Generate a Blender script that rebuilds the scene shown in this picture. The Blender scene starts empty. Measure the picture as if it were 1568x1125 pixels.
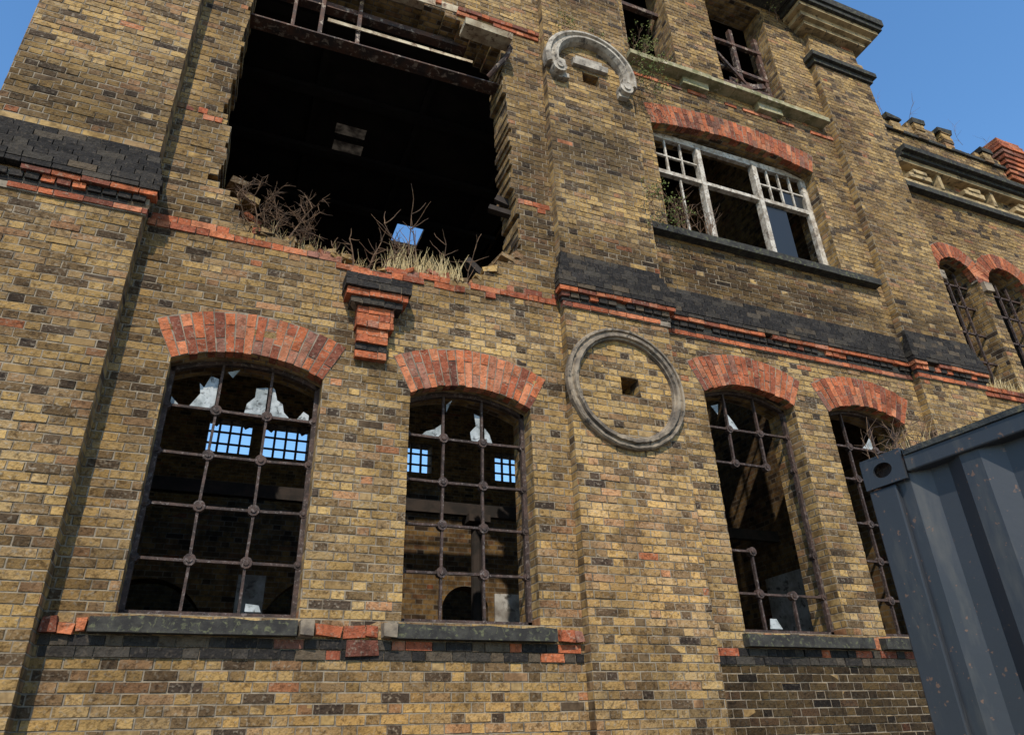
import bpy, math, random
from mathutils import Vector, Matrix, Euler, noise as MN
random.seed(7)
R=random.random
def U(a,b): return a+(b-a)*R()
SC=bpy.context.scene
COL=bpy.context.collection
# ---------------------------------------------------------------- node helpers
class NT:
    def __init__(s,name):
        s.m=bpy.data.materials.new(name); s.m.use_nodes=True
        s.t=s.m.node_tree; s.b=s.t.nodes['Principled BSDF']
        s.b.inputs['Specular IOR Level'].default_value=0.2
    def n(s,typ): return s.t.nodes.new(typ)
    def put(s,sock,v):
        if v is None: return
        if hasattr(v,'is_linked') or hasattr(v,'links'): s.t.links.new(v,sock)
        elif isinstance(v,(tuple,list)):
            sock.default_value=tuple(v)+((1,) if len(v)==3 and len(sock.default_value)==4 else ())
        else: sock.default_value=v
    def math(s,op,a,b=None,c=None,clamp=False):
        n=s.n('ShaderNodeMath'); n.operation=op; n.use_clamp=clamp
        s.put(n.inputs[0],a); s.put(n.inputs[1],b)
        if c is not None: s.put(n.inputs[2],c)
        return n.outputs[0]
    def vop(s,op,v,k,out=0):
        n=s.n('ShaderNodeVectorMath'); n.operation=op; s.put(n.inputs[0],v)
        if k is not None: n.inputs[1].default_value=k
        return n.outputs[out]
    def vmul(s,v,k): return s.vop('MULTIPLY',v,k)
    def noise(s,vec,scale,detail=3,rough=.55,dist=0):
        n=s.n('ShaderNodeTexNoise'); s.put(n.inputs['Vector'],vec)
        n.inputs['Scale'].default_value=scale; n.inputs['Detail'].default_value=detail
        n.inputs['Roughness'].default_value=rough; n.inputs['Distortion'].default_value=dist
        return n.outputs[0]
    def mix(s,f,a,b,mode='MIX'):
        n=s.n('ShaderNodeMix'); n.data_type='RGBA'; n.blend_type=mode
        s.put(n.inputs[0],f); s.put(n.inputs[6],a); s.put(n.inputs[7],b); return n.outputs[2]
    def mr(s,v,a,b,c=0,d=1):
        n=s.n('ShaderNodeMapRange'); s.put(n.inputs[0],v)
        for i,k in zip((1,2,3,4),(a,b,c,d)): n.inputs[i].default_value=k
        return n.outputs[0]
    def ramp(s,v,stops,mode='LINEAR'):
        n=s.n('ShaderNodeValToRGB'); s.put(n.inputs[0],v); cr=n.color_ramp; cr.interpolation=mode
        while len(cr.elements)<len(stops): cr.elements.new(.5)
        for e,(p,c) in zip(cr.elements,stops): e.position=p; e.color=tuple(c)+(1,)
        return n.outputs[0]
    def white(s,v=None,w=None):
        n=s.n('ShaderNodeTexWhiteNoise')
        if w is not None: n.noise_dimensions='1D'; s.put(n.inputs['W'],w)
        else: n.noise_dimensions='3D'; s.put(n.inputs['Vector'],v)
        sp=s.n('ShaderNodeSeparateColor'); s.t.links.new(n.outputs['Color'],sp.inputs[0])
        return sp.outputs
    def pos(s): return s.n('ShaderNodeNewGeometry')
    def bump(s,h,strength=.5,dist=.01,normal=None):
        n=s.n('ShaderNodeBump'); n.inputs['Strength'].default_value=strength; n.inputs['Distance'].default_value=dist
        s.put(n.inputs['Height'],h)
        if normal is not None: s.put(n.inputs['Normal'],normal)
        return n.outputs[0]
    def out(s,col,rough=.9,normal=None,metal=0):
        s.put(s.b.inputs['Base Color'],col); s.put(s.b.inputs['Roughness'],rough); s.put(s.b.inputs['Metallic'],metal)
        if normal is not None: s.put(s.b.inputs['Normal'],normal)
        return s.m
PB=.3375; HB=.075
YEL=[(0,(.05,.034,.023)),(.07,(.11,.070,.036)),(.18,(.20,.125,.053)),(.36,(.30,.185,.068)),(.56,(.38,.24,.087)),(.72,(.34,.225,.098)),(.84,(.27,.175,.08)),(.93,(.24,.145,.07)),(.99,(.30,.16,.075)),(1,(.36,.12,.05))]
RED=[(0,(.14,.05,.033)),(.25,(.30,.082,.038)),(.6,(.42,.118,.046)),(.85,(.47,.17,.08)),(1,(.22,.10,.07))]
BLK=[(0,(.016,.014,.013)),(.5,(.028,.024,.021)),(.85,(.048,.04,.031)),(1,(.10,.072,.045))]
MOR=(.29,.24,.175)
# weathering: soot and lime bloom areas of the wall (x,z centre, radii, tint, amount)
PATCH=[(3.8,8.3,.75,.6,(.28,.28,.29),.9),(6.4,6.78,2.4,.40,(.28,.26,.24),.9),(3.8,6.75,.9,.38,(.33,.31,.29),.85),(-.85,4.3,.35,1.7,(.50,.46,.41),.7),
 (-1.8,4.9,.55,.8,(.5,.46,.42),.6),(1.0,6.0,2.2,.3,(.52,.48,.44),.6),(.4,2.05,3.6,.25,(.50,.45,.40),.5),(-1.8,6.95,1.0,.55,(.34,.32,.29),.9),(5.6,7.0,1.0,.4,(.5,.47,.43),.6),
 (2.9,7.6,.28,2.2,(.42,.40,.37),.8),(-.75,7.9,.22,2.2,(.45,.42,.39),.75),(3.0,3.4,.2,1.2,(.5,.46,.42),.6),(6.5,10.0,1.8,.3,(.42,.39,.35),.75),(8.6,9,.4,2.4,(.55,.5,.46),.6),
 (2.4,10.0,.7,.5,(.4,.38,.35),.7),(3.8,11.2,.8,.6,(.5,.47,.44),.7),(-1.9,8.8,.5,.5,(.55,.51,.47),.6),(10.5,9.2,1.6,.5,(.5,.46,.42),.6),(8.95,6.8,.7,.35,(.4,.38,.35),.8),
 (3.85,3.25,1.0,.9,(1.36,1.27,1.24),.7),(2.35,5.45,.7,.3,(1.35,1.35,1.35),.7),(7.4,7.1,.9,.2,(1.5,1.5,1.5),.5),(1.8,1.6,1.6,.5,(1.25,1.12,.95),.7),(3.8,5.0,.5,.5,(1.15,1.12,1.0),.6),(-1.7,1.8,.8,1.0,(1.15,1.1,.95),.5)]
def sstep(v,a,b):
    t=min(1,max(0,(v-a)/(b-a))); return t*t*(3-2*t)
def wfac(x,y,z,j):
    n1=MN.fractal(Vector((x*.9,y,z*.9)),1.0,2.0,3)
    n2=MN.fractal(Vector((x*3.6+9,y,z*1.5)),.8,2.0,4)
    c=[1,1,1]
    f=sstep(n1+j*.22,.0,.5)*.62
    for i,k in enumerate((.42,.39,.36)): c[i]*=1+f*(k-1)
    f=sstep(n2+j*.35,.05,.65)*.65
    for i,k in enumerate((.38,.35,.33)): c[i]*=1+f*(k-1)
    for cx,cz,rx,rz,t,a in PATCH:
        d=math.hypot((x-cx)/rx,(z-cz)/rz)+n2*.5+j*.15
        f=sstep(1.25-d,0,.75)*a
        if f>0:
            for i in range(3): c[i]*=1+f*(t[i]-1)
    if x>4.46 and y>-2:  # brick tone much darker below sill level, right of the middle pilaster
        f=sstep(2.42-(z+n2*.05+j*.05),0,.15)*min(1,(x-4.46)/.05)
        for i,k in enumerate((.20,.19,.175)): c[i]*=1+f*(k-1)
    return (c[0],c[1],c[2],1)
def facecol(N,P,rnd,pal,mor,rough=1.0):
    col=N.ramp(rnd[0],pal)
    v=N.mr(rnd[1],0,1,.82,1.16)
    cc=N.n('ShaderNodeCombineColor'); [N.put(cc.inputs[i],v) for i in range(3)]
    col=N.mix(1.0,col,cc.outputs[0],'MULTIPLY')
    a=N.noise(P,19,3,.75); col=N.mix(N.mr(a,.49,.66,0,.8*rough),col,N.mix(1.0,col,(.24,.21,.185),'MULTIPLY'))
    b=N.noise(P,32,1,.75); col=N.mix(N.mr(b,.56,.72,0,.6*rough),col,mor)
    h=N.math('ADD',N.math('MULTIPLY',a,-1.0),N.math('MULTIPLY',b,.8))
    return col,h
def brick_island(name,pal,mor=MOR,rough=1.0,soot=0):
    N=NT(name); g=N.pos(); P=g.outputs['Position']
    rnd=N.white(w=N.math('MULTIPLY',g.outputs['Random Per Island'],917.3))
    col,h=facecol(N,P,rnd,pal,mor,rough)
    if soot: col=N.mix(N.mr(N.noise(P,2.2,3,.7),.42,.66,0,soot),col,N.mix(1.0,col,(.25,.24,.23),'MULTIPLY'))
    else:
        at=N.n('ShaderNodeAttribute'); at.attribute_name='weather_tone'; col=N.mix(1.0,col,at.outputs['Color'],'MULTIPLY')
    return N.out(col,.92,N.bump(h,1.0,.012))
def brick_grid(name,pal,mor=MOR,mul=(1,1,1)):
    N=NT(name); g=N.pos(); P=g.outputs['Position']
    s=N.n('ShaderNodeSeparateXYZ'); N.put(s.inputs[0],P)
    sn=N.n('ShaderNodeSeparateXYZ'); N.put(sn.inputs[0],g.outputs['True Normal'])
    fx=N.math('GREATER_THAN',N.math('ABSOLUTE',sn.outputs[0]),.6); fz=N.math('GREATER_THAN',N.math('ABSOLUTE',sn.outputs[2]),.75)
    def lerp(f,a,b): return N.math('ADD',N.math('MULTIPLY',N.math('SUBTRACT',1.0,f),a),N.math('MULTIPLY',f,b))
    u=lerp(fx,s.outputs[0],s.outputs[1]); v=lerp(fz,s.outputs[2],s.outputs[1])
    vr=N.math('DIVIDE',v,HB); row=N.math('FLOOR',vr); fv=N.math('SUBTRACT',vr,row)
    odd=N.math('FLOORED_MODULO',row,2.0)
    t=N.math('ADD',N.math('DIVIDE',u,PB),N.math('MULTIPLY',odd,.5)); ti=N.math('FLOOR',t); tf=N.math('SUBTRACT',t,ti)
    hd=N.math('GREATER_THAN',tf,.66667)
    idv=N.n('ShaderNodeCombineXYZ'); N.put(idv.inputs[0],N.math('ADD',ti,N.math('MULTIPLY',hd,.5))); N.put(idv.inputs[1],row); N.put(idv.inputs[2],N.math('MULTIPLY',fx,3.0))
    rnd=N.white(v=idv.outputs[0])
    dU=N.math('MULTIPLY',N.math('MINIMUM',N.math('MINIMUM',tf,N.math('SUBTRACT',1.0,tf)),N.math('ABSOLUTE',N.math('SUBTRACT',tf,.66667))),PB)
    dV=N.math('MULTIPLY',N.math('MINIMUM',fv,N.math('SUBTRACT',1.0,fv)),HB)
    mask=N.mr(N.math('MINIMUM',dU,dV),.004,.009,0,1)
    n=N.noise(P,6,3,.75)
    col=N.mix(mask,mor,N.ramp(rnd[0],pal)); 
    col=N.mix(N.mr(n,.40,.62,0,.8),col,N.mix(1.0,col,(.28,.25,.23),'MULTIPLY'))
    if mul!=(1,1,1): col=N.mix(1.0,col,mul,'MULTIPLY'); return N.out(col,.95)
    return N.out(col,.93,N.bump(N.math('ADD',mask,n),1.0,.008))
def plain(name,c1,c2,scale=3,rough=.85,bump=.4,metal=0,bd=.01,lo=.4,hi=.62,c3=None):
    N=NT(name); g=N.pos(); P=g.outputs['Position']
    n=N.noise(P,scale,3,.65); col=N.mix(N.mr(n,lo,hi),c1,c2)
    if c3: col=N.mix(N.mr(N.noise(P,scale*2.3,3,.7,.5),.55,.66),col,c3)
    if not bump: return N.out(col,rough,None,metal)
    h=N.noise(P,scale*8,2,.7)
    return N.out(col,rough,N.bump(h,bump,bd),metal)
M={}
M['yf']=brick_island('stock_brick_faces',YEL)
M['yl']=brick_island('loose_brick_faces',YEL,soot=.7)
M['yg']=brick_grid('stock_brick_masonry',YEL,mor=(.24,.195,.14))
M['rf']=brick_island('red_brick_faces',RED,rough=.75,soot=.6)
M['bf']=brick_island('black_brick_faces',BLK,mor=(.09,.07,.05),rough=.7,soot=.3)
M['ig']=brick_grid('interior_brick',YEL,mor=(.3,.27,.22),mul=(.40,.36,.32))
M['mortar']=plain('lime_mortar',(.25,.205,.15),(.11,.09,.07),6,.95)
M['stone']=plain('weathered_stone',(.26,.205,.145),(.10,.08,.062),5,.9,c3=(.05,.045,.038))
M['stone2']=plain('bleached_stone',(.40,.35,.28),(.20,.17,.135),5,.9,c3=(.08,.07,.06))
M['sill']=plain('sooty_sill_stone',(.024,.022,.020),(.045,.042,.035),9,.9,c3=(.09,.09,.05))
M['cream']=plain('cream_stone',(.40,.29,.15),(.20,.145,.075),4,.9,c3=(.07,.055,.04))
M['moss']=plain('mossy_stone',(.30,.26,.15),(.15,.14,.07),6,.95,c3=(.36,.31,.22))
M['iron']=plain('rusty_cast_iron',(.030,.021,.018),(.07,.043,.034),14,.7,.5,c3=(.13,.105,.095))
M['steel']=plain('rusted_steel',(.09,.045,.03),(.04,.03,.027),5,.75,.5,c3=(.28,.22,.17))
M['wpaint']=plain('flaking_white_paint',(.50,.45,.375),(.26,.215,.165),8,.7,.4,c3=(.12,.09,.07))
M['timber']=plain('charred_timber',(.035,.026,.021),(.018,.015,.013),6,.9,.0)
M['board']=plain('cream_board',(.50,.42,.29),(.26,.19,.12),5,.8,.3,c3=(.12,.07,.045))
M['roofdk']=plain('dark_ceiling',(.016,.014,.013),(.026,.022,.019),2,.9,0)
M['dirt']=plain('gravel_dirt',(.11,.10,.08),(.07,.06,.05),3,.95,0)
M['concrete']=plain('yard_concrete',(.20,.19,.17),(.12,.115,.105),1.5,.9,0)
M['plaster']=plain('peeling_plaster',(.34,.32,.29),(.16,.14,.12),3,.9,0,c3=(.08,.07,.06))
M['glass']=plain('dirty_broken_glass',(.36,.375,.37),(.18,.195,.19),7,.3,.1,c3=(.07,.07,.066))
M['straw']=plain('dry_straw',(.55,.44,.24),(.38,.28,.13),9,.9,0)
M['twig']=plain('dead_stems',(.20,.12,.07),(.10,.065,.045),9,.9,0)
M['leaf']=plain('small_green_leaves',(.09,.12,.03),(.16,.16,.05),9,.8,0)
M['wire']=plain('galvanised_wire',(.35,.35,.35),(.22,.22,.22),9,.4,0,.6)
N=NT('grimy_rooflight'); tb=N.n('ShaderNodeBsdfTranslucent'); N.put(tb.inputs[0],N.mix(N.mr(N.noise(N.pos().outputs['Position'],5,3,.7),.4,.62),(.17,.15,.125),(.06,.052,.045)))
N.t.links.new(tb.outputs[0],N.t.nodes['Material Output'].inputs[0]); M['panel']=N.m
# ---------------------------------------------------------------- geometry helpers
def mkobj(name,verts,faces,mat,parent=None,smooth=False):
    me=bpy.data.meshes.new(name); me.from_pydata([tuple(v) for v in verts],[],faces); me.update()
    o=bpy.data.objects.new(name,me); COL.objects.link(o)
    if mat: me.materials.append(mat)
    if smooth:
        for p in me.polygons: p.use_smooth=True
    if parent: o.parent=parent
    return o
def empty(name):
    o=bpy.data.objects.new(name,None); COL.objects.link(o); return o
def bake(o):
    me=o.data; at=me.color_attributes.new('weather_tone','FLOAT_COLOR','POINT')
    buf=[]; vs=me.vertices
    for i,v in enumerate(vs):
        if i%8==0: j=U(-1,1)
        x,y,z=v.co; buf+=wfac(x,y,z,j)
    at.data.foreach_set('color',buf)
HX=[(0,3,2,1),(4,5,6,7),(0,1,5,4),(1,2,6,5),(2,3,7,6),(3,0,4,7)]
class MB:
    def __init__(s): s.v=[]; s.f=[]
    def hex(s,p):
        b=len(s.v); s.v+=[Vector(q) for q in p]; s.f+=[tuple(b+i for i in f) for f in HX]
    def box(s,x0,x1,y0,y1,z0,z1,j=0,rot=None):
        p=[(x0,y0,z0),(x1,y0,z0),(x1,y1,z0),(x0,y1,z0),(x0,y0,z1),(x1,y0,z1),(x1,y1,z1),(x0,y1,z1)]
        p=[Vector(q)+Vector((U(-j,j),U(-j,j),U(-j,j))) for q in p]
        if rot:
            c=Vector(((x0+x1)/2,(y0+y1)/2,(z0+z1)/2)); m=Euler(rot).to_matrix(); p=[m@(q-c)+c for q in p]
        s.hex(p)
    def bar(s,a,b,w,h=None):
        h=h or w; a=Vector(a); b=Vector(b); d=(b-a).normalized()
        up=Vector((0,1,0)) if abs(d.y)<.9 else Vector((1,0,0))
        n=d.cross(up).normalized(); m=n.cross(d)
        p=[]
        for q in (a,b): p+=[q-n*w/2-m*h/2,q+n*w/2-m*h/2,q+n*w/2+m*h/2,q-n*w/2+m*h/2]
        s.hex(p)
    def tube(s,pts,rs,k=5):
        b=len(s.v); n=len(pts)
        for i,p in enumerate(pts):
            p=Vector(p); d=(Vector(pts[min(i+1,n-1)])-Vector(pts[max(i-1,0)])).normalized()
            u=d.cross(Vector((.31,.9,.17))).normalized(); w=d.cross(u)
            for j in range(k):
                t=2*math.pi*j/k; s.v.append(p+(u*math.cos(t)+w*math.sin(t))*rs[i])
        for i in range(n-1):
            for j in range(k):
                s.f.append((b+i*k+j,b+i*k+(j+1)%k,b+(i+1)*k+(j+1)%k,b+(i+1)*k+j))
        s.f.append(tuple(b+j for j in range(k))[::-1]); s.f.append(tuple(b+(n-1)*k+j for j in range(k)))
    def obj(s,name,mat,parent=None,smooth=False): return mkobj(name,s.v,s.f,mat,parent,smooth)
def plate(name,outer,holes,y0,y1,mat,parent=None):
    c=bpy.data.curves.new(name,'CURVE'); c.dimensions='2D'; c.fill_mode='BOTH'; c.extrude=(y1-y0)/2
    for poly in [outer]+holes:
        sp=c.splines.new('POLY'); sp.points.add(len(poly)-1)
        for q,(x,z) in zip(sp.points,poly): q.co=(x,z,0,1)
        sp.use_cyclic_u=True
    o=bpy.data.objects.new(name+'_c',c); COL.objects.link(o)
    bpy.context.view_layer.update()
    me=bpy.data.meshes.new_from_object(o.evaluated_get(bpy.context.evaluated_depsgraph_get()))
    bpy.data.objects.remove(o)
    ym=(y0+y1)/2
    for v in me.vertices: x,y,z=v.co; v.co=(x,ym-z,y)
    me.materials.clear(); me.materials.append(mat); me.name=name
    for p in me.polygons: p.use_smooth=False; p.material_index=0
    ob=bpy.data.objects.new(name,me); COL.objects.link(ob)
    if parent: ob.parent=parent
    return ob
def rect(x0,x1,z0,z1): return [(x0,z0),(x1,z0),(x1,z1),(x0,z1)]
class Arch:
    def __init__(s,x0,x1,z0,zs,zc,depth=.40):
        s.x0,s.x1,s.z0,s.zs,s.depth=x0,x1,z0,zs,depth
        h=zc-zs; w=x1-x0; s.R=(w*w/4+h*h)/(2*h); s.cx=(x0+x1)/2; s.cz=zc-s.R
        s.a=math.atan2(w/2,zs-s.cz)
    def poly(s,n=18):
        p=[(s.x0,s.z0),(s.x1,s.z0)]
        for i in range(n+1):
            t=s.a-2*s.a*i/n; p.append((s.cx+s.R*math.sin(t),s.cz+s.R*math.cos(t)))
        return p
    def pt(s,t,r,y): return Vector((s.cx+r*math.sin(t),y,s.cz+r*math.cos(t)))
    def rng(s,z):
        if z<s.z0: return None
        if z<=s.zs: return (s.x0,s.x1)
        d=(s.R+.12)**2-(z-s.cz)**2
        if z>s.cz+s.R+.12 or d<0: return None
        w=min(math.sqrt(d),(s.x1-s.x0)/2+.0); return (s.cx-w,s.cx+w)
    def ring(s,mb,mo,y=0,proud=.012,double=False):
        Rm=s.R+s.depth/2; n=max(5,int(round(2*s.a*Rm/.083)))
        da=2*s.a/n; g=.0056/Rm
        for i in range(n):
            t0=-s.a+i*da+g; t1=t0+da-2*g
            cuts=[0,.335,1] if i%2 else [0,.665,1]
            if s.depth<.3: cuts=[0,1]
            for k in range(len(cuts)-1):
                r0=s.R+s.depth*cuts[k]+(.005 if k else -.004+U(-.010,.010)); r1=s.R+s.depth*cuts[k+1]-.005+(U(-.012,.006) if k==len(cuts)-2 else 0)
                yy=y-proud+U(-.004,.003)
                p=[]
                for r,ya in ((r0,0),(r1,0)):
                    p+=[s.pt(t0,r,yy+U(-.002,.002)),s.pt(t1,r,yy+U(-.002,.002)),s.pt(t1,r,y+.1),s.pt(t0,r,y+.1)]
                p=[q+Vector((U(-.003,.003),0,U(-.003,.003))) for q in p]
                mb.hex(p)
        m=24
        for i in range(m):
            t0=-s.a+2*s.a*i/m; t1=t0+2*s.a/m
            p=[]
            for r in (s.R+.002,s.R+s.depth): p+=[s.pt(t0,r,y-proud+.005),s.pt(t1,r,y-proud+.005),s.pt(t1,r,y+.09),s.pt(t0,r,y+.09)]
            mo.hex(p)
def joints(row,xa,xb):
    off=.5*(row%2); n=int(math.floor(xa/PB))-2; out=[]
    while True:
        a=(n-off)*PB; b=a+PB*2/3; c=a+PB
        if a>xb: break
        out+= [(a,b),(b,c)]; n+=1
    return out
def lay(mb,xa,xb,za,zb,y,holes=(),skip=.008,jit=.002):
    """lay real brick faces over a wall rectangle; holes: functions z->(x0,x1) or None"""
    r0=int(round(za/HB)); r1=int(math.floor(zb/HB+1e-6))
    for row in range(r0,r1):
        z=(row+.5)*HB; iv=[(xa,xb)]
        for h in holes:
            q=h(z)
            if not q: continue
            nv=[]
            for a,b in iv:
                if q[1]<=a or q[0]>=b: nv.append((a,b)); continue
                if q[0]>a: nv.append((a,q[0]))
                if q[1]<b: nv.append((q[1],b))
            iv=nv
        for a,b in iv:
            for p,q in joints(row,a,b):
                p=max(p,a-.005); q=min(q,b+.005)
                if q-p<.03: continue
                if R()<skip: continue
                f=y-.0045+U(-jit,jit)-(.005 if R()<.06 else 0)+(.004 if R()<.08 else 0)
                g=.0052+U(0,.0028); J=lambda k=.003:U(-k,k)
                tx=U(-.002,.002); tz=U(-.0015,.0015)
                mb.hex([(p+g+tx+J(),f+J(.0015),row*HB+g+tz+J()),(q-g+tx+J(),f+J(.0015),row*HB+g+tz+J()),(q-g,y+.01,row*HB+g),(p+g,y+.01,row*HB+g),
                        (p+g+tx+J(),f+J(.0015),(row+1)*HB-g+tz+J()),(q-g+tx+J(),f+J(.0015),(row+1)*HB-g+tz+J()),(q-g,y+.01,(row+1)*HB-g),(p+g,y+.01,(row+1)*HB-g)])
B=empty('derelict_brick_building')
yel=MB(); red=MB(); blk=MB(); mor=MB(); stone=MB(); stone2=MB(); sill=MB()
# openings
W1=Arch(-.60,.67,2.55,4.62,4.77); W2=Arch(1.48,2.72,2.55,4.62,4.77)
W3=Arch(4.91,6.21,2.55,5.17,5.33); W4=Arch(6.74,8.02,2.55,5.17,5.33)
WU=Arch(4.80,7.72,7.43,9.38,9.56,.38)
C1=Arch(9.86,10.72,6.05,8.0,8.4,.28); C2=Arch(10.98,11.98,6.05,8.0,8.46,.28); C3=Arch(12.3,13.3,6.05,8.0,8.46,.28)
# ragged opening, one interval per brick course
ragL=[(5.95,.80),(6.02,.40),(6.08,-.10),(6.2,-.22),(6.35,-.30),(6.5,-.40),(6.6,-.60),(6.75,-.50),(7.3,-.52),(7.5,-.60),(8.2,-.56),(9.3,-.58),(10.3,-.58)]
ragR=[(5.95,.95),(6.0,2.05),(6.12,2.25),(6.33,2.42),(6.5,2.68),(7.45,2.66),(7.57,2.60),(8.4,2.63),(8.9,2.57),(9.85,2.55),(10.0,2.3),(10.2,1.9),(10.35,1.3)]
def li(t,z):
    if z<=t[0][0]: return t[0][1]
    for (a,b),(c,d) in zip(t,t[1:]):
        if z<=c: return b+(d-b)*(z-a)/(c-a)
    return t[-1][1]
rag={}
for row in range(79,138):
    z=(row+.5)*HB
    def snap(x):
        js=[j[0] for j in joints(row,x-1,x+1)]; q=min(js,key=lambda q:abs(q-x))
        return q if abs(q-x)<.03 else x+U(-.008,.008)
    k=.06 if z<6.7 else .018
    l=snap(li(ragL,z)+U(-k,k)); r=snap(li(ragR,z)+U(-k,k))
    if z>6.7 and R()<.07: r-=U(.03,.08)
    if r-l>.1: rag[row]=(l,r)
rows=sorted(rag)
ragpoly=[]
for r in rows: ragpoly+=[(rag[r][1],r*HB),(rag[r][1],(r+1)*HB)]
for r in rows[::-1]: ragpoly+=[(rag[r][0],(r+1)*HB),(rag[r][0],r*HB)]
ragfn=lambda z: rag.get(int(math.floor(z/HB)))
H=lambda x0,x1,z0,z1:(lambda z:(x0,x1) if z0<=z<=z1 else None)
# ---------------------------------------------------------------- walls (real thickness)
TH=.46
plate('wall_bay_left',rect(-1.1,3.2,0,12.4),[W1.poly(),W2.poly(),ragpoly],0,TH,M['yg'],B)
U5=(4.62,5.48,10.62,13.2); U6=(6.35,7.60,10.62,13.2)
plate('wall_bay_middle',rect(4.4,8.5,0,14.2),[W3.poly(),W4.poly(),WU.poly(),rect(*U5),rect(*U6)],.001,TH,M['yg'],B)
plate('wall_bay_right',[(9.6,0),(22,0),(22,10.9),(12.9,10.9),(12.9,11.35),(12.2,11.35),(12.2,11.1),(11.2,11.1),(11.2,11.5),(10.5,11.5),(10.5,11.35),(9.9,11.35),(9.9,11.7),(9.6,11.7)],[C1.poly(),C2.poly(),C3.poly()],.002,TH,M['yg'],B)
sq1=(3.74,3.96,4.89,5.10); sq2=(3.68,3.94,9.58,9.80)
plate('pilaster_left',rect(-2.38,-1.04,0,12.4),[],-.22,TH-.01,M['yg'],B)
plate('pilaster_middle',rect(3.13,4.46,0,14.2),[rect(*sq1),rect(*sq2)],-.12,.30,M['yg'],B)
plate('pilaster_right',rect(8.42,9.68,0,12.5),[],-.12,TH-.02,M['yg'],B)
# laid brick faces
lay(yel,-1.04,3.13,0,12.3,0,[W1.rng,W2.rng,ragfn,H(-1.04,3.13,5.92,5.999),H(-1.04,3.13,2.25,2.399)])
lay(yel,4.46,8.42,0,13.9,0,[W3.rng,W4.rng,WU.rng,H(*U5),H(*U6),H(4.4,8.5,5.9,6.524),H(4.4,8.5,2.25,2.399)])
lay(yel,9.68,16,4,10.8,0.001,[C1.rng,C2.rng,C3.rng,H(9.6,22,9.75,10.4)])
lay(yel,9.68,12.9,10.425,11.1,0.001)
lay(yel,-2.38,-1.04,0,12.3,-.22,[H(-3,0,5.9,6.674)])
lay(yel,3.13,4.46,0,14,-.12,[H(*sq1),H(*sq2),H(3,4.6,5.9,6.524)])
lay(yel,8.42,9.68,0,12.0,-.12,[H(8,10,5.9,6.524)])
lay(yel,8.5,9.6,12.225,12.9,-.10)
# arches
for a in (W1,W2,W3,W4): a.ring(red,mor)
WU.ring(red,mor)
for a in (C1,C2,C3): a.ring(red,mor,.002)
# red / black string courses
def course(mb,xa,xb,row,y,proud,skip=0,jit=.004,wob=.002,lim=None):
    for p,q in joints(row,xa,xb):
        p=max(p,xa); q=min(q,xb)
        if q-p<.03 or R()<skip: continue
        z=row*HB; pr=proud+U(-jit,jit)
        mb.box(p+.004,q-.004,y-pr,y+.03,z+.004,z+HB-.004,wob)
for r in (79,):
    a,b=rag.get(r,(99,99))
    course(red,-1.03,min(a,3.12),r,0,.016,.12,.008)
    if b<90: course(red,b,3.12,r,0,.016,.12,.008)
course(red,-1.03,-.1,80,0,.012,.35); course(red,2.5,3.12,80,0,.01,.5)
course(red,.0,2.4,78,0,.02,.55,.012,.006)
course(red,-1.02,-.6,98,0,.012,.2); course(red,-1.02,-.75,99,0,.01,.4); course(red,2.68,3.12,97,0,.012,.2); course(red,2.8,3.12,96,0,.012,.4)
course(red,1.9,3.1,137,0,.03,.1); course(red,1.6,3.1,138,0,.05,.15)
# sill-level black course with red pieces
for (xa,xb,y) in ((-1.03,3.12,0),(4.47,8.42,0)):
    for row in (30,31):
        for p,q in joints(row,xa,xb):
            p=max(p,xa);q=min(q,xb)
            if q-p<.03: continue
            (red if R()<(.30 if row==31 else .10) else blk).box(p+.004,q-.004,y-.018+U(-.006,.006),y+.02,row*HB+.004,(row+1)*HB-.004,.002)
def thin(mb,xa,xb,y,pr,z0,z1,skip=.05):
    x=xa
    while x<xb-.02:
        w=min(.222 if R()<.75 else .11,xb-x)
        if R()>skip: mb.box(x+.002,x+w-.002,y-pr+U(-.004,.004),y+.03,z0+U(-.002,.002),z1+U(-.003,.002),.003)
        x+=w+.004
def band(xa,xb,y,endl,endr):
    """dentil band with black splayed weathering above"""
    el=.10 if endl else 0; er=.10 if endr else 0
    thin(red,xa-el*.3,xb+er*.3,y,.035,5.86,5.915)
    thin(blk,xa-el*.4,xb+er*.4,y,.03,5.92,5.965,0)
    x=xa-el*.5
    while x<xb+er*.5-.05:
        if R()>.04: (red if R()<.25 else blk).box(x,x+.10,y-.055+U(-.006,.004),y+.03,5.97,6.03,.003)
        x+=.117
    mor.box(xa-el*.25,xb+er*.25,y-.02,y+.02,5.85,6.04)
    thin(red,xa-el*.8,xb+er*.8,y,.085,6.035,6.085,.06)
    thin(blk,xa-el*.9,xb+er*.9,y,.095,6.09,6.14,0)
    for k in range(6 if y<-.1 else 5):
        course(blk,xa-el*(1-.18*k),xb+er*(1-.18*k),82+k,y,.088-.015*k,.0,.003)
band(-2.38,-1.04,-.22,True,True); band(3.13,4.46,-.12,True,True); band(4.46,8.42,0,False,False); band(8.42,9.68,-.12,True,True)
course(red,9.7,16,78,0,.03); course(red,9.7,16,79,0,.05)
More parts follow.
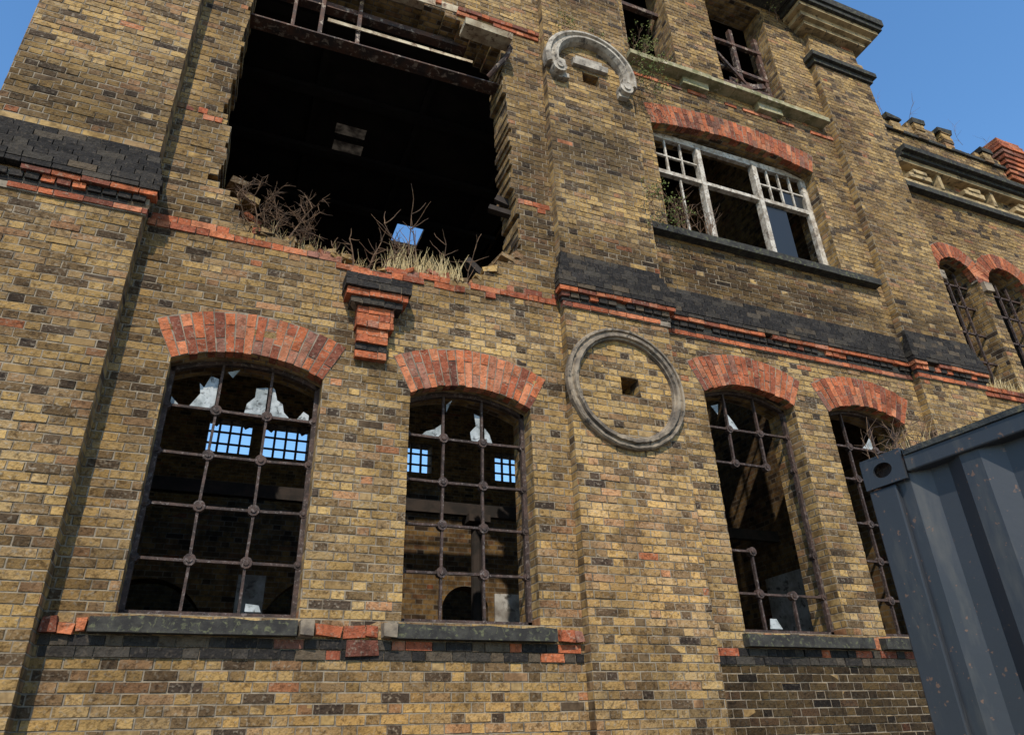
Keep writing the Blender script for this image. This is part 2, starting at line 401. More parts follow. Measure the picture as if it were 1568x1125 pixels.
# sills
def sillblk(x0,x1,z0,z1,y0=-.10,y1=.25):
    n=9; es=[(U(-.01,.01),U(-.012,.006)) for _ in range(n+1)]
    for i in range(n):
        a=x0+(x1-x0)*i/n; b=x0+(x1-x0)*(i+1)/n
        e0,g0=es[i]; e1,g1=es[i+1]
        sill.hex([(a,y0+e0,z0),(b,y0+e1,z0),(b,y1,z0),(a,y1,z0),(a,y0+.004+e0,z1-.03+g0),(b,y0+.004+e1,z1-.03+g1),(b,y1,z1),(a,y1,z1)])
sillblk(-.74,.66,2.41,2.55); sillblk(1.40,2.84,2.41,2.55); sillblk(4.86,6.46,2.41,2.55); sillblk(6.62,8.2,2.41,2.55)
for x0,x1 in ((-1.03,-.75),(.80,1.30),(2.88,3.11),(6.47,6.61),(8.22,8.41)):
    x=x0
    while x<x1-.04:
        w=min(U(.10,.22),x1-x)
        red.box(x,x+w-.008,-.06+U(-.02,.02),.02,2.405+U(0,.02),2.47+U(-.01,.05),.012,(0,U(-.06,.06),U(-.06,.06))); x+=w
for x in (.68,1.32): stone.box(x,x+.11,-.12,.02,2.41,2.53,.012)
red.box(1.05,1.30,-.04,.02,2.28,2.39,.01)
# ledges
for i in range(9):
    a=4.46+i*.425; sill.box(a,a+.425,-.13+U(-.004,.004),.3,7.32,7.425,.001)
ms=MB()
for i in range(8):
    a=4.5+i*.47
    if i in (2,5): ms.box(a,a+.468,-.10,.3,10.36,10.50,.006)
    ms.box(a,a+.468,-.19+U(-.01,.01),.3,10.50,10.58,.006)
ms.obj('mossy_stone_ledge',M['moss'],B)
course(red,4.5,8.4,137,0,.02,.3)
# corbel
def stepc(x0,x1,z0,z1,pr,mb=red):
    z=z0
    while z<z1-.01:
        x=x0
        while x<x1-.02:
            w=min(.108 if R()<.5 else .215,x1-x); mb.box(x+.003,x+w-.003,-pr+U(-.006,.004),.02,z+.003,z+.072,.004); x+=w
        z+=.075
    mor.box(x0+.01,x1-.01,-pr+.012,.0,z0+.005,z1-.005)
stepc(.92,1.22,4.875,4.95,.07); stepc(.92,1.22,4.95,5.025,.07,blk); stepc(.92,1.22,5.025,5.175,.10); stepc(.90,1.26,5.175,5.40,.13); stepc(.83,1.33,5.40,5.475,.17,blk); stepc(.78,1.38,5.475,5.55,.20); stepc(.76,1.41,5.55,5.70,.23,blk); stepc(.80,1.20,5.70,5.76,.20)
# roundels
def ring_mesh(name,cx,cz,y,prof,a0=0,a1=2*math.pi,n=96,mat=None,rough=.0):
    closed=abs(a1-a0-2*math.pi)<1e-6; v=[];f=[];k=len(prof)
    for i in range(n+(0 if closed else 1)):
        t=a0+(a1-a0)*i/n; jr=U(-rough,rough)
        for r,d in prof: v.append((cx+(r+jr)*math.cos(t),y-d+jr*.5,cz+(r+jr)*math.sin(t)))
    for i in range(n):
        i2=(i+1)%n if closed else i+1
        for j in range(k-1): f.append((i*k+j,i*k+j+1,i2*k+j+1,i2*k+j))
    if not closed: f.append(tuple(range(k))); f.append(tuple(n*k+j for j in range(k))[::-1])
    return mkobj(name,v,f,mat,B)
prof=[(.71,-.01),(.71,.05),(.695,.07),(.675,.07),(.665,.045),(.645,.045),(.635,.08),(.60,.08),(.59,.05),(.575,.045),(.57,-.01)]
ring_mesh('stone_roundel_ring',3.79,4.96,-.12,prof,mat=M['stone'],rough=.004)
prof2=[(.70,-.01),(.70,.10),(.67,.13),(.64,.13),(.62,.09),(.58,.09),(.56,.14),(.53,.14),(.50,.08),(.49,-.01)]
ring_mesh('broken_stone_roundel_arch',3.79,9.82,-.12,prof2,math.radians(-12),math.radians(192),60,M['stone2'],.004)
for sx,x,z in ((1,3.22,9.60),(-1,4.33,9.58)):
    stone2.tube([(x+sx*.05,-.27,z+.0),(x+sx*.05,-.10,z)],[.10,.10],14)
    stone2.tube([(x+sx*.05,-.29,z+.0),(x+sx*.05,-.26,z)],[.05,.05],12)
    stone2.box(x-.06,x+.16 if sx>0 else x+.1,-.22,-.1,z+.08,z+.22,.01)
    stone2.box(x+sx*.10-.04,x+sx*.10+.1,-.2,-.1,z-.12,z-.02,.012)
stone2.box(3.52,4.06,-.19,-.1,9.86,9.96,.008); stone2.box(3.58,4.0,-.16,-.1,9.96,10.06,.008)
# pilaster right cap, cornice
def strip(mb,x0,x1,y,z0,z1,pr,ret=True):
    mb.box(x0-(pr if ret else 0),x1+(pr if ret else 0),y-pr,.3,z0,z1,.002)
cp=MB(); strip(cp,8.42,9.68,-.12,12.02,12.12,.05); strip(cp,8.42,9.68,-.12,12.12,12.22,.11); cp.obj('pilaster_cap',M['sill'],B)
plate('pilaster_right_upper',rect(8.5,9.6,12.2,13.0),[],-.10,.40,M['yg'],B)
co=MB(); strip(co,8.45,9.65,-.12,12.90,13.0,.12); strip(co,8.42,9.68,-.12,13.0,13.12,.20); strip(co,8.42,9.68,-.12,13.12,13.2,.30)
co.obj('cream_cornice_mouldings',M['cream'],B)
cs=MB(); strip(cs,8.42,9.68,-.12,13.2,13.30,.36); strip(cs,8.42,9.68,-.12,13.30,13.46,.40); cs.box(4.4,8.0,-.4,.3,13.3,13.6); cs.obj('slate_cornice_top',M['sill'],B)
# right bay entablature and parapet
cc=MB(); cc.box(9.7,22,-.10,.02,9.76,9.84); cc.box(9.7,22,-.16,.02,10.16,10.25)
for i in range(9):
    x=9.85+i*1.3; cc.box(x,x+.5,-.13,.02,9.90,9.99,.006); cc.box(x+.1,x+.4,-.15,.02,9.99,10.06,.006); cc.box(x+.72,x+.80,-.12,.02,9.84,10.16,.004)
cc.obj('cream_entablature',M['cream'],B)
ce=MB(); ce.box(9.7,22,-.30,.1,10.32,10.42,.002); ce.box(9.7,22,-.22,.02,10.25,10.32); ce.box(9.7,22,-.12,.02,9.66,9.76)
for x,w in ((9.92,.34),(10.6,.3),(11.26,.36),(12.3,.3)): ce.box(x,x+w,-.08,.5,11.5 if x in(10.6,11.26) else 11.36,11.60 if x in(10.6,11.26) else 11.45,.015,(0,U(-.05,.05),0))
ce.box(9.6,12.95,-.05,.1,11.10,11.16)
ce.obj('dark_cornice_slabs',M['sill'],B)
pp=MB()
for x,zt in ((10.0,11.30),(10.62,11.50),(11.32,11.50),(12.32,11.30)):
    z=11.10
    while z<zt: pp.box(x,x+.24,-.06+U(-.01,.01),.4,z+.004,z+.07,.006); z+=.075
for i in range(26):
    x=U(9.9,12.8); pp.box(x,x+U(.1,.22),U(-.03,.05),.3,11.16,11.16+U(.03,.10),.02,(0,U(-.1,.1),U(-.3,.3)))
pp.obj('parapet_brick_piers',M['yl'],B)
chm=MB()
for k in range(9):
    w=.02*k if k<6 else .12-.03*(k-6)
    chm.box(12.95-w,13.15,-.06-w,.5,10.9+k*.11,10.9+k*.11+.075,.008); chm.box(13.155,13.45+w,-.06-w,.5,10.9+k*.11,10.9+k*.11+.075,.008)
    mor.box(12.99-w,13.41+w,-.03-w,.45,10.9+k*.11+.0,10.9+(k+1)*.11)
chm.obj('red_brick_chimney_stump',M['rf'],B)
for x in (9.70,10.76,12.02): stone.box(x,x+.18,-.07,.02,7.84,8.0,.004)
# finish accumulated masonry
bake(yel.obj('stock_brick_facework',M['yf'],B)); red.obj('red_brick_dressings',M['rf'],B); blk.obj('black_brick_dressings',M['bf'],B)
mor.obj('mortar_beds',M['mortar'],B); stone.obj('stone_dressings',M['stone'],B); stone2.obj('roundel_scrolls',M['stone2'],B); sill.obj('window_sills',M['sill'],B)
# ---------------------------------------------------------------- cast iron windows
iron=MB(); glass=MB()
def boss(x,y,z,r=.048):
    iron.tube([(x,y-.03,z),(x,y+.03,z)],[r,r],10)
    iron.tube([(x,y-.04,z),(x,y+.04,z)],[r*.5,r*.5],8)
def ironwin(A,xs,zs,y=.20,miss=()):
    n=14
    pts=[A.pt(-A.a+2*A.a*i/n,A.R-.02,y) for i in range(n+1)]
    for a,b in zip(pts,pts[1:]): iron.bar(a,b,.04,.05)
    for x in (A.x0+.02,A.x1-.02): iron.bar((x,y,A.z0),(x,y,A.zs+.02),.04,.05)
    iron.bar((A.x0,y,A.z0+.03),(A.x1,y,A.z0+.03),.045,.05)
    for i,x in enumerate(xs):
        zt=A.cz+math.sqrt(max(0,(A.R)**2-(x-A.cx)**2))
        segs=[A.z0]+list(zs)+[zt]
        for k in range(len(segs)-1):
            if ('v',i,k) in miss: continue
            iron.bar((x+U(-.006,.006),y,segs[k]),(x+U(-.006,.006),y,segs[k+1]),.022,.035)
    cols=[A.x0]+list(xs)+[A.x1]
    for j,z in enumerate(zs):
        for k in range(len(cols)-1):
            if ('h',j,k) in miss: continue
            iron.bar((cols[k],y,z+U(-.006,.006)),(cols[k+1],y,z+U(-.006,.006)),.022,.035)
        for i,x in enumerate(xs):
            if ('b',i,j) in miss: continue
            boss(x,y,z)
        for i,x in enumerate((A.x0+.03,A.x1-.03)):
            if ('e',i,j) in miss: continue
            boss(x,y,z,.035)
def shard(pts,y):
    b=len(glass.v)
    for yy in (y-.002,y+.002):
        for x,z in pts: glass.v.append(Vector((x,yy,z)))
    n=len(pts); glass.f.append(tuple(b+i for i in range(n))); glass.f.append(tuple(b+n+i for i in range(n))[::-1])
    for i in range(n): glass.f.append((b+i,b+(i+1)%n,b+n+(i+1)%n,b+n+i))
ironwin(W1,(-.18,.24),(2.99,3.42,3.86,4.27))
ironwin(W2,(1.87,2.27),(3.00,3.42,3.83,4.27))
ironwin(W3,(5.33,5.77),(2.96,3.40,3.84,4.40,4.82),miss={('v',0,3),('v',1,3),('v',0,2),('v',1,2),('v',1,1),('h',2,0),('h',2,1),('h',2,2),('h',1,1),('h',1,2),('b',0,2),('b',1,2),('b',1,1),('e',0,2),('e',1,2),('h',3,2)})
ironwin(W4,(7.16,7.6),(2.96,3.40,3.84,4.40,4.82))
y=.205
shard([(-.40,4.29),(-.2,4.29),(-.2,4.58),(-.27,4.60),(-.31,4.48),(-.35,4.52),(-.33,4.42)],y)
shard([(-.14,4.66),(-.04,4.70),(-.09,4.61)],y)
shard([(.05,4.29),(.22,4.29),(.22,4.56),(.12,4.54),(.12,4.45),(.06,4.38)],y)
shard([(.26,4.29),(.43,4.29),(.38,4.34),(.36,4.42),(.31,4.45),(.28,4.55),(.26,4.57)],y)
shard([(.50,4.29),(.60,4.29),(.60,4.34),(.55,4.37)],y)
shard([(-.55,4.29),(-.48,4.29),(-.55,4.36)],y)
shard([(1.66,4.29),(1.85,4.29),(1.85,4.42),(1.78,4.36),(1.70,4.33)],y)
shard([(1.90,4.64),(1.96,4.70),(1.9,4.56)],y)
shard([(2.16,4.29),(2.25,4.29),(2.25,4.56),(2.19,4.58),(2.21,4.45),(2.15,4.38)],y)
shard([(2.3,4.29),(2.38,4.29),(2.35,4.38),(2.3,4.44)],y)
shard([(4.98,5.02),(4.98,4.88),(5.06,4.84),(5.02,4.94)],y); shard([(5.36,4.84),(5.48,4.84),(5.42,4.94),(5.36,5.02)],y)
shard([(5.14,5.1),(5.25,5.14),(5.22,5.0)],y)
shard([(7.4,4.84),(7.58,4.84),(7.58,5.02),(7.5,4.92)],y)
shard([(5.4,2.62),(5.56,2.62),(5.50,2.72),(5.42,2.72)],y); shard([(.28,2.62),(.40,2.62),(.38,2.67),(.28,2.68)],y)
iron.obj('cast_iron_window_grids',M['iron'],B); glass.obj('broken_glass_shards',M['glass'],B)
# ---------------------------------------------------------------- white upper window
wf=MB(); yw=.22
def wb(x0,x1,z0,z1,d=.07): wf.box(x0,x1,yw-d/2,yw+d/2,z0,z1,.003)
wb(4.80,4.88,7.43,9.4); wb(7.62,7.72,7.43,9.4); wb(4.88,7.62,9.36,9.46); wb(4.88,7.62,7.43,7.50,.09)
wb(5.66,5.74,7.50,9.36,.10); wb(6.68,6.76,7.50,9.36,.10); wb(4.88,5.66,8.67,8.735,.08); wb(5.74,6.68,8.67,8.73,.08); wb(6.76,7.62,8.67,8.735,.08)
for a,b,n in ((4.88,5.66,3),(6.76,7.62,4)):
    for i in range(1,n): x=a+(b-a)*i/n; wb(x-.013,x+.013,8.735,9.36,.035)
    wb(a,b,9.03,9.056,.033)
wb(5.30,5.33,7.50,8.66,.03)
wf.obj('white_timber_window_frame',M['wpaint'],B)
gm=NT('dusty_window_glass'); gm.b.inputs['Specular IOR Level'].default_value=.4; DG=gm.out((.018,.018,.016),.35)
gl=MB(); gl.box(6.79,7.2,yw+.005,yw+.009,7.54,8.64); gl.box(7.2,7.58,yw+.0,yw+.004,8.76,9.02)
gl.obj('remaining_window_glass',DG,B)
# top-storey broken timber frames
tf=MB()
for x in (6.42,6.95,7.52): tf.bar((x,.22,10.6),(x+U(-.03,.03),.22,12.6),.07,.08)
for z in (11.15,11.55,12.2): tf.bar((6.4,.2,z),(7.55,.2,z+U(-.03,.03)),.06,.06)
tf.bar((6.5,.15,10.9),(7.4,.18,11.35),.10,.04); tf.bar((6.45,.1,11.7),(7.1,.2,11.2),.05,.04)
tf.bar((4.66,.25,10.7),(4.66,.25,13),.07,.07); tf.bar((4.62,.25,12.3),(5.48,.25,12.3),.08,.08)
tf.obj('rotten_timber_frames',M['steel'],B)
pl=MB(); pl.box(6.75,7.35,.24,.27,10.95,11.4,.02); pl.obj('slumped_board',M['steel'],B)
rb=MB()
for A in (C1,C2,C3):
    for i in range(1,4): x=A.x0+(A.x1-A.x0)*i/4; rb.bar((x,.2,A.z0),(x,.2,A.zs+.25),.03)
    for z in (6.6,7.1,7.6,8.0): rb.bar((A.x0,.2,z),(A.x1,.2,z),.03)
rb.obj('right_bay_window_bars',M['iron'],B)
# ---------------------------------------------------------------- steel frame hanging in the opening
st=MB()
st.bar((-.62,.28,9.33),(2.60,.28,9.42),.08,.12); st.bar((-.62,.20,9.28),(2.60,.20,9.37),.02,.14)
st.bar((-.62,.34,10.05),(2.2,.34,10.12),.09,.12)
for x in (.22,.68): st.bar((x,.26,9.38),(x+.02,.26,11.2),.05,.06)
st.bar((-.1,.3,9.4),(-.1,.3,11),.04,.05)
st.tube([(2.57,-.12,9.86),(2.60,-.16,9.76),(2.55,-.12,9.6),(2.44,-.05,9.44),(2.36,.05,9.34)],[.035]*5,8)
st.obj('rusted_steel_frame',M['steel'],B)
bd=MB(); bd.box(.45,2.0,-.02,.10,10.30,10.42,.006,(0,-.04,0)); bd.box(1.93,2.58,-.32,-.05,9.78,9.86,.008,(.25,.03,0)); bd.box(.2,1.4,.2,.3,10.62,10.72,.006); bd.box(.3,2.2,.19,.21,9.68,9.72,.006,(0,-.03,0))
bd.obj('cream_boards',M['board'],B)
# loose bricks on ruined ledge
lb=MB(); lr=MB()
for i in range(130):
    x=U(-.3,2.35); z=6.0 if x<2.05 else 6.14
    for r in rows:
        if rag[r][0]<x<rag[r][1]: z=r*HB; break
    m=(lb,lr)[R()<.35]; w=U(.04,.2)
    m.box(x,x+w,U(-.03,.2),U(.24,.38),z-.002,z+U(.02,.08),.02,(U(-.2,.2),U(-.3,.3),U(-.6,.6)))
for x,z in ((2.42,6.42),(2.56,6.47),(-.45,6.62),(-.3,6.45),(2.30,6.2)): lb.box(x,x+.16,-.02,.3,z,z+.07,.012,(0,U(-.3,.3),U(-.3,.3)))
lb.obj('loose_stock_bricks',M['yl'],B); lr.obj('loose_red_bricks',M['rf'],B)
tp=MB(); tp.bar((2.60,.4,6.2),(2.25,.6,6.75),.08,.1); tp.bar((2.7,.2,7.25),(2.42,.28,7.35),.07,.08); tp.bar((2.7,.2,7.4),(2.5,.25,7.5),.09,.06); tp.obj('charred_timbers',M['timber'],B)
# ---------------------------------------------------------------- interior hall
def bx(name,x0,x1,y0,y1,z0,z1,mat): m=MB(); m.box(x0,x1,y0,y1,z0,z1); return m.obj(name,mat,B)
fw=[rect(-.55,.36,7.55,8.35),rect(.62,1.60,7.55,8.35),rect(3.55,4.55,7.55,8.30),rect(6.2,7.1,7.55,8.3)]
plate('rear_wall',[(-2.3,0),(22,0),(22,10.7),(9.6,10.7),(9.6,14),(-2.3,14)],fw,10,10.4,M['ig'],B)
rw=MB()
for x0,x1 in ((-.55,.36),(.62,1.60),(3.55,4.55),(6.2,7.1)):
    for i in range(1,4): x=x0+(x1-x0)*i/4; rw.bar((x,10.1,7.5),(x,10.1,8.4),.05)
    for z in (7.78,8.05): rw.bar((x0,10.1,z),(x1,10.1,z),.04)
    rw.bar((x0-.02,10.05,8.38),(x0+.2,10.05,8.22),.16,.05); rw.bar((x1+.02,10.05,8.38),(x1-.2,10.05,8.22),.16,.05)
rw.obj('rear_window_bars',M['iron'],B)
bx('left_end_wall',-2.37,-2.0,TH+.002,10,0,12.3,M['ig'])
def hplate(name,outer,holes,z0,z1,mat):
    o=plate(name,outer,holes,z0,z1,mat,B)
    for v in o.data.vertices: x,y,z=v.co; v.co=(x,z,y)
    o.data.flip_normals(); return o
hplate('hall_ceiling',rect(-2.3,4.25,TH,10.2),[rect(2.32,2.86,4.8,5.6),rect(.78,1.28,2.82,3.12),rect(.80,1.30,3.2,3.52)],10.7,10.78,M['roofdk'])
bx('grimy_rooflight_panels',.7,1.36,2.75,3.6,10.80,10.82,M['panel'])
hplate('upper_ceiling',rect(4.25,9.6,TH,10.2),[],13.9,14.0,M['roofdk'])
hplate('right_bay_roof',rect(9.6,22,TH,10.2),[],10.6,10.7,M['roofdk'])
bx('right_upstand_wall',9.3,9.6,TH+.002,10,10.5,13.9,M['yg'])
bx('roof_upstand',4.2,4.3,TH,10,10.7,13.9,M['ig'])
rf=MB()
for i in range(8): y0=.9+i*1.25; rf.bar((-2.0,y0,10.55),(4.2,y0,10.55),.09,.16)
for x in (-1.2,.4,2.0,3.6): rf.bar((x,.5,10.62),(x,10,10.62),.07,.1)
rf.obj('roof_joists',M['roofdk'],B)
bx('hall_floor',-2.2,22,TH,10,.0,.02,M['dirt'])
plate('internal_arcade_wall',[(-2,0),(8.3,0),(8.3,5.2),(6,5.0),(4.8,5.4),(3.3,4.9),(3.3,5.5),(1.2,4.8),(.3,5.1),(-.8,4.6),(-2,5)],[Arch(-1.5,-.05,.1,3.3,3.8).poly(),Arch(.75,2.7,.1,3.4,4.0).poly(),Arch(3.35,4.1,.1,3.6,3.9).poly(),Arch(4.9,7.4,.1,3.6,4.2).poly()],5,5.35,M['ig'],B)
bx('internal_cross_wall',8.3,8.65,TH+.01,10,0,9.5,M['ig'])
bx('internal_plaster_patch',.35,.72,4.96,4.995,2.6,3.9,M['plaster'])
bx('internal_plaster_patch_2',4.2,4.8,4.96,4.995,2.4,3.8,M['plaster'])
bx('internal_plaster_patch_3',8.26,8.295,2.2,3.4,2.2,3.9,M['plaster'])
cl=MB()
for x in (1.1,3.2,5.9): cl.tube([(x,3.0,0),(x,3.0,4.3)],[.08,.07],12); cl.box(x-.15,x+.15,2.85,3.15,4.3,4.4)
cl.bar((-2,3.0,4.48),(8.3,3.0,4.48),.16,.1)
cl.bar((5.2,1.2,2.0),(7.2,3.2,5.6),.10,.08); cl.bar((5.8,2.0,2.5),(5.2,2.6,5.0),.08,.08); cl.obj('iron_columns_and_beam',M['timber'],B)
# ---------------------------------------------------------------- weeds
def blades(mb,x0,x1,y0,y1,zf,n,h0,h1,lean=.35,r=.0028):
    for i in range(n):
        x=U(x0,x1); y=U(y0,y1); z=zf(x) if callable(zf) else zf; h=U(h0,h1); dx=U(-lean,lean)*h; dy=U(-lean,lean*.5)*h
        mb.tube([(x,y,z-.01),(x+dx*.3,y+dy*.3,z+h*.5),(x+dx,y+dy,z+h)],[r,r*.8,r*.3],3)
def bush(mb,x,y,z,h,depth,d=None,r=.006,lf=None,ang=.6):
    d=d or Vector((U(-.3,.3),U(-.35,0),1)).normalized()
    p=Vector((x,y,z)); pts=[p]; n=4
    for i in range(n):
        d=(d+Vector((U(-.25,.25),U(-.25,.25),U(-.12,.18)))).normalized(); p=p+d*h/n; pts.append(p)
    mb.tube(pts,[r*(1-.15*i) for i in range(n+1)],4)
    if depth>0:
        for q in pts[1:]:
            for k in range(2):
                nd=(d+Vector((U(-ang,ang)*1.6,U(-ang,ang),U(-ang,ang)))).normalized()
                bush(mb,q.x,q.y,q.z,h*U(.35,.6),depth-1,nd,r*.55,lf,ang)
    elif lf is not None:
        for k in range(5):
            c=pts[-1]+Vector((U(-.04,.04),U(-.04,.04),U(-.04,.04))); b=len(lf.v)
            a=Vector((U(-1,1),U(-1,1),U(-1,1))).normalized()*.016; e=a.cross(Vector((U(-1,1),U(-1,1),.3))).normalized()*.010
            lf.v+=[c-a,c-e,c+a,c+e]; lf.f.append((b,b+1,b+2,b+3))
def ledge(x):
    for r in rows:
        if rag[r][0]<x<rag[r][1]: return r*HB
    return 6.4
tw=MB(); sw=MB()
for x,h in ((-.22,.34),(-.12,.40),(0,.42),(.1,.36),(.2,.42),(.32,.3),(-.3,.34),(.02,.3),(.28,.4)): bush(tw,x,U(-.05,.15),ledge(x),h,2,Vector((U(-.8,.8),-.4,1)).normalized(),r=.009,ang=1.1)
for x,h in ((.95,.3),(1.1,.42),(1.25,.36),(1.42,.72),(1.5,.62),(1.55,.5),(1.7,.45),(2.1,.45),(.75,.25),(.85,.3),(1.0,.38)): bush(tw,x,U(.0,.2),ledge(x),h,1,Vector((U(-.6,.6),-.3,1)).normalized(),r=.009,ang=1.1)
blades(sw,1.2,2.0,-.02,.3,ledge,480,.12,.32,r=.0035); blades(sw,.3,1.2,.0,.3,ledge,140,.06,.2); blades(sw,-.2,.4,.0,.3,ledge,120,.05,.2)
e=empty('dry_weeds'); tw.obj('stems',M['twig'],e); sw.obj('straw_blades',M['straw'],e)
tw=MB(); lf=MB()
for i in range(12): bush(tw,U(4.45,4.85),-.1,U(9.6,10.5),.28,1,Vector((U(-.4,.4),-.5,U(-1,.4))).normalized(),.004,lf)
for i in range(14): bush(tw,U(4.85,5.5),.02,U(7.45,7.6),U(.3,.6),1,r=.006,lf=None,ang=.9)
for i in range(9): bush(tw,U(4.48,4.8),-.05,U(7.3,8.0),.3,1,Vector((U(-.4,.4),-.4,U(-.8,.5))).normalized(),.004,lf)
for i in range(7): bush(tw,U(4.5,4.9),-.1,10.58,U(.2,.4),1,r=.004,lf=lf)
for i in range(8): bush(tw,U(7.6,8.2),-.1,13.2+U(-.3,.2),U(.3,.5),1,r=.004,lf=lf)
for i in range(5): bush(tw,U(5,7.5),-.15,10.58,U(.1,.25),0,r=.004,lf=lf)
for i in range(3): bush(tw,U(3.4,4.2),-.22,10.45,.2,1,r=.003,lf=lf)
e=empty('climbing_weeds'); tw.obj('stems',M['twig'],e); lf.obj('leaves',M['leaf'],e)
sw=MB(); tw=MB(); blades(sw,9.8,10.9,-.12,-.02,6.0,70,.05,.2)
for x in (9.9,10.5,11.9,12.6): bush(tw,x,-.02,11.4,.4,1,r=.004)
e=empty('parapet_weeds'); sw.obj('straw_blades',M['straw'],e); tw.obj('stems',M['twig'],e)
# ---------------------------------------------------------------- shipping container
N=NT('slate_container_paint'); g=N.pos(); P=g.outputs['Position']
n=N.noise(P,1.5,3,.6); c=N.mix(N.mr(n,.35,.65),(.019,.022,.027),(.027,.030,.036)); c=N.mix(N.mr(N.noise(N.vmul(P,(9,9,2)),1,4,.7),.54,.72,0,.6),c,(.075,.07,.06))
c=N.mix(N.mr(N.noise(P,38,2,.7),.66,.70,0,.8),c,(.14,.075,.045))
M['cont']=N.out(c,N.mr(n,.3,.7,.34,.52),N.bump(N.math('ADD',N.noise(P,40,2),N.math('MULTIPLY',N.noise(P,4,1),3.0)),.12,.004)); N.b.inputs['Specular IOR Level'].default_value=.45
M['contd']=plain('dusty_container_rail',(.085,.082,.07),(.035,.038,.04),8,.8,c3=(.16,.135,.08))
K=empty('shipping_container'); Lc=6.06; Wc=2.44; Hc=2.59
def kobj(m,name,mat): return m.obj(name,mat,K)
def corrug(x_or_y,length,axis,sign,z0,z1,start):
    prof=[];s=0
    while s<length:
        for ds,d in ((0,0),(.072,0),(.14,.036),(.21,.036)):
            if s+ds<=length: prof.append((s+ds,d))
        s+=.278
    prof.append((length,0)); v=[];f=[]
    for s,d in prof:
        for z in (z0,z1):
            if axis=='y': v.append((x_or_y+sign*d,start-s,z))
            else: v.append((start+s,x_or_y+sign*d,z))
    for i in range(len(prof)-1): f.append((2*i,2*i+2,2*i+3,2*i+1))
    return v,f
for nm,(v,f) in {'side_left':corrug(.02,Lc-.2,'y',1,.16,2.50,-.10),'side_right':corrug(Wc-.02,Lc-.2,'y',-1,.16,2.50,-.10),'end_panel':corrug(-.02,Wc-.2,'x',-1,.16,2.50,.10),'door_panel':corrug(-Lc+.02,Wc-.2,'x',1,.16,2.50,.10)}.items():
    o=mkobj(nm,v,f,M['cont'],K); bv=o.modifiers.new('b','BEVEL'); bv.width=.008; bv.segments=3
m=MB()
for x in (.0,Wc-.1):
    for y in (0,-Lc+.12): m.box(x,x+.10,y-.12,y,.12,2.47)
for x in (0,Wc-.07): m.box(x+.002,x+.07,-Lc+.16,-.18,2.50,2.565); m.box(x+.002,x+.07,-Lc+.16,-.18,.02,.16)
for y in (0,-Lc+.07): m.box(.16,Wc-.16,y-.07,y-.002,2.48,2.565); m.box(.16,Wc-.16,y-.07,y-.002,.02,.16)
o=kobj(m,'frame',M['cont']); bv=o.modifiers.new('b','BEVEL'); bv.width=.006; bv.segments=2
m=MB(); m.box(-.006,.05,-Lc+.17,-.19,2.5655,2.583,.002); m.box(Wc-.05,Wc+.006,-Lc+.17,-.19,2.5655,2.583,.002); kobj(m,'top_rail_lip',M['contd'])
m=MB(); m.box(.05,Wc-.05,-Lc+.05,-.05,2.54,2.566); kobj(m,'roof',M['contd'])
for ix,x in enumerate((0,Wc-.162)):
    for iy,y in enumerate((-.178,-Lc)):
        for iz,z in enumerate((2.475,0.0)):
            hole=[(-(y+.089)+.042*math.cos(t*math.pi/8),z+.06+.03*math.sin(t*math.pi/8)) for t in range(16)]
            o=plate('corner_casting_%d'%(ix*4+iy*2+iz),[(-(y+.178),z),(-y,z),(-y,z+.115),(-(y+.178),z+.115)],[hole],0,.012,M['cont'],K)
            xo=-.008 if ix==0 else Wc-.004
            for v in o.data.vertices: a,b,c_=v.co; v.co=(xo+b,-a,c_)
            m=MB(); m.box(x+.03 if ix==0 else x,x+.162 if ix==0 else x+.13,y,y+.178,z,z+.115)
            kobj(m,'casting_body_%d'%(ix*4+iy*2+iz),M['iron'])
            m=MB(); m.box(x-.008 if ix==0 else x,x+.162 if ix==0 else x+.17,y,y+.178,z+.1155,z+.122); m.box(x-.007,x+.169,y+.174,y+.181,z,z+.115); kobj(m,'casting_top_%d'%(ix*4+iy*2+iz),M['cont'])
K.location=(2.40,-3.96,0); K.rotation_euler=(0,0,math.radians(6))
tw=MB(); sw=MB()
for i in range(22): bush(tw,U(2.40,2.95),U(-4.2,-3.98),2.58,U(.08,.16),1,r=.0024,ang=1.0)
blades(sw,2.46,3.0,-4.25,-4.0,2.58,80,.04,.10,r=.001)
e=empty('container_roof_weeds'); tw.obj('stems',M['twig'],e); sw.obj('blades',M['straw'],e)
# coil of wire lying along the far top edge of the container
wm=MB(); pts=[]
for i in range(260):
    t=i/260; a=t*2*math.pi*13; rr=.070+.012*math.sin(a*.37)
    pts.append((2.42+t*1.9,-4.03+t*.2+.8*rr*math.cos(a),2.66+rr*math.sin(a)))
wm.tube(pts,[.0013]*len(pts),4)
for i in range(4,256,5):
    p=Vector(pts[i]); q=Vector((U(-1,1),U(-1,1),U(-1,1))).normalized()*.012; wm.bar(p-q,p+q,.002,.001)
e=empty('razor_wire'); wm.obj('wire_coil',M['iron'],e)
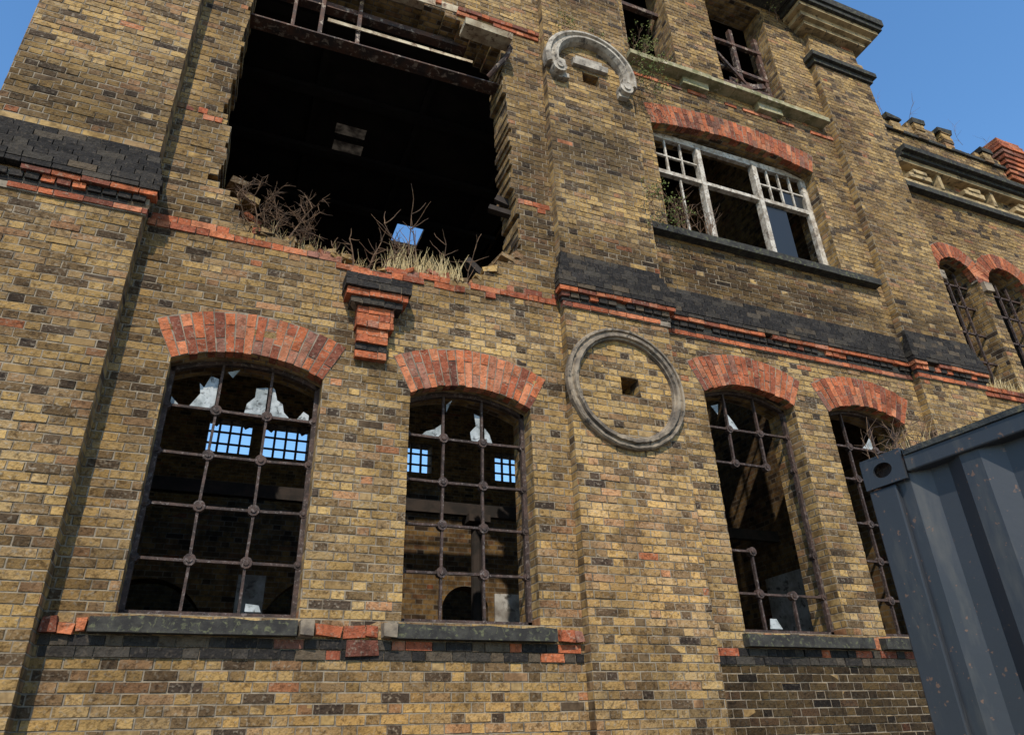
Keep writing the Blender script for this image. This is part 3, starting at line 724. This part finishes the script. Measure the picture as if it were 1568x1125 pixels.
# ---------------------------------------------------------------- ground
mkobj('ground',[(-300,-300,0),(300,-300,0),(300,300,0),(-300,300,0)],[(0,1,2,3)],M['concrete'])
# ---------------------------------------------------------------- camera
cam=bpy.data.cameras.new('camera'); co_=bpy.data.objects.new('camera',cam); COL.objects.link(co_)
cam.sensor_width=36; cam.lens=1101/1568*36; cam.clip_end=2000; cam.clip_start=.05
yaw=math.radians(22.9); pit=math.radians(28.0); rol=math.radians(1.97)
h=Vector((math.sin(yaw),math.cos(yaw),0)); k=Vector((0,0,1)); r0=Vector((math.cos(yaw),-math.sin(yaw),0))
d=h*math.cos(pit)+k*math.sin(pit); u0=-h*math.sin(pit)+k*math.cos(pit)
X=r0*math.cos(rol)-u0*math.sin(rol); Yv=r0*math.sin(rol)+u0*math.cos(rol)
m3=Matrix((X,Yv,-d)).transposed(); co_.matrix_world=Matrix.Translation((0,-6,1.6))@m3.to_4x4()
SC.camera=co_
# ---------------------------------------------------------------- light
el=math.radians(45); az=math.radians(22)
sd=Vector((-math.sin(az)*math.cos(el),-math.cos(az)*math.cos(el),math.sin(el)))
L=bpy.data.lights.new('sun','SUN'); L.energy=5.0; L.angle=math.radians(.5); L.color=(1,.93,.81)
lo=bpy.data.objects.new('sun',L); COL.objects.link(lo); lo.rotation_euler=sd.to_track_quat('Z','Y').to_euler()
W=bpy.data.worlds.new('World'); SC.world=W; W.use_nodes=True; nt=W.node_tree
sk=nt.nodes.new('ShaderNodeTexSky'); sk.sky_type='NISHITA'; sk.sun_disc=False; sk.sun_elevation=el; sk.sun_rotation=math.atan2(sd.x,sd.y); sk.air_density=1.2; sk.dust_density=.2; sk.ozone_density=2.5
hs=nt.nodes.new('ShaderNodeHueSaturation'); hs.inputs['Saturation'].default_value=1.2; hs.inputs['Value'].default_value=1.65
nt.links.new(sk.outputs[0],hs.inputs['Color'])
nt.links.new(hs.outputs[0],nt.nodes['Background'].inputs[0]); nt.nodes['Background'].inputs[1].default_value=.14
SC.view_settings.view_transform='Standard'; SC.view_settings.look='None'; SC.view_settings.exposure=0
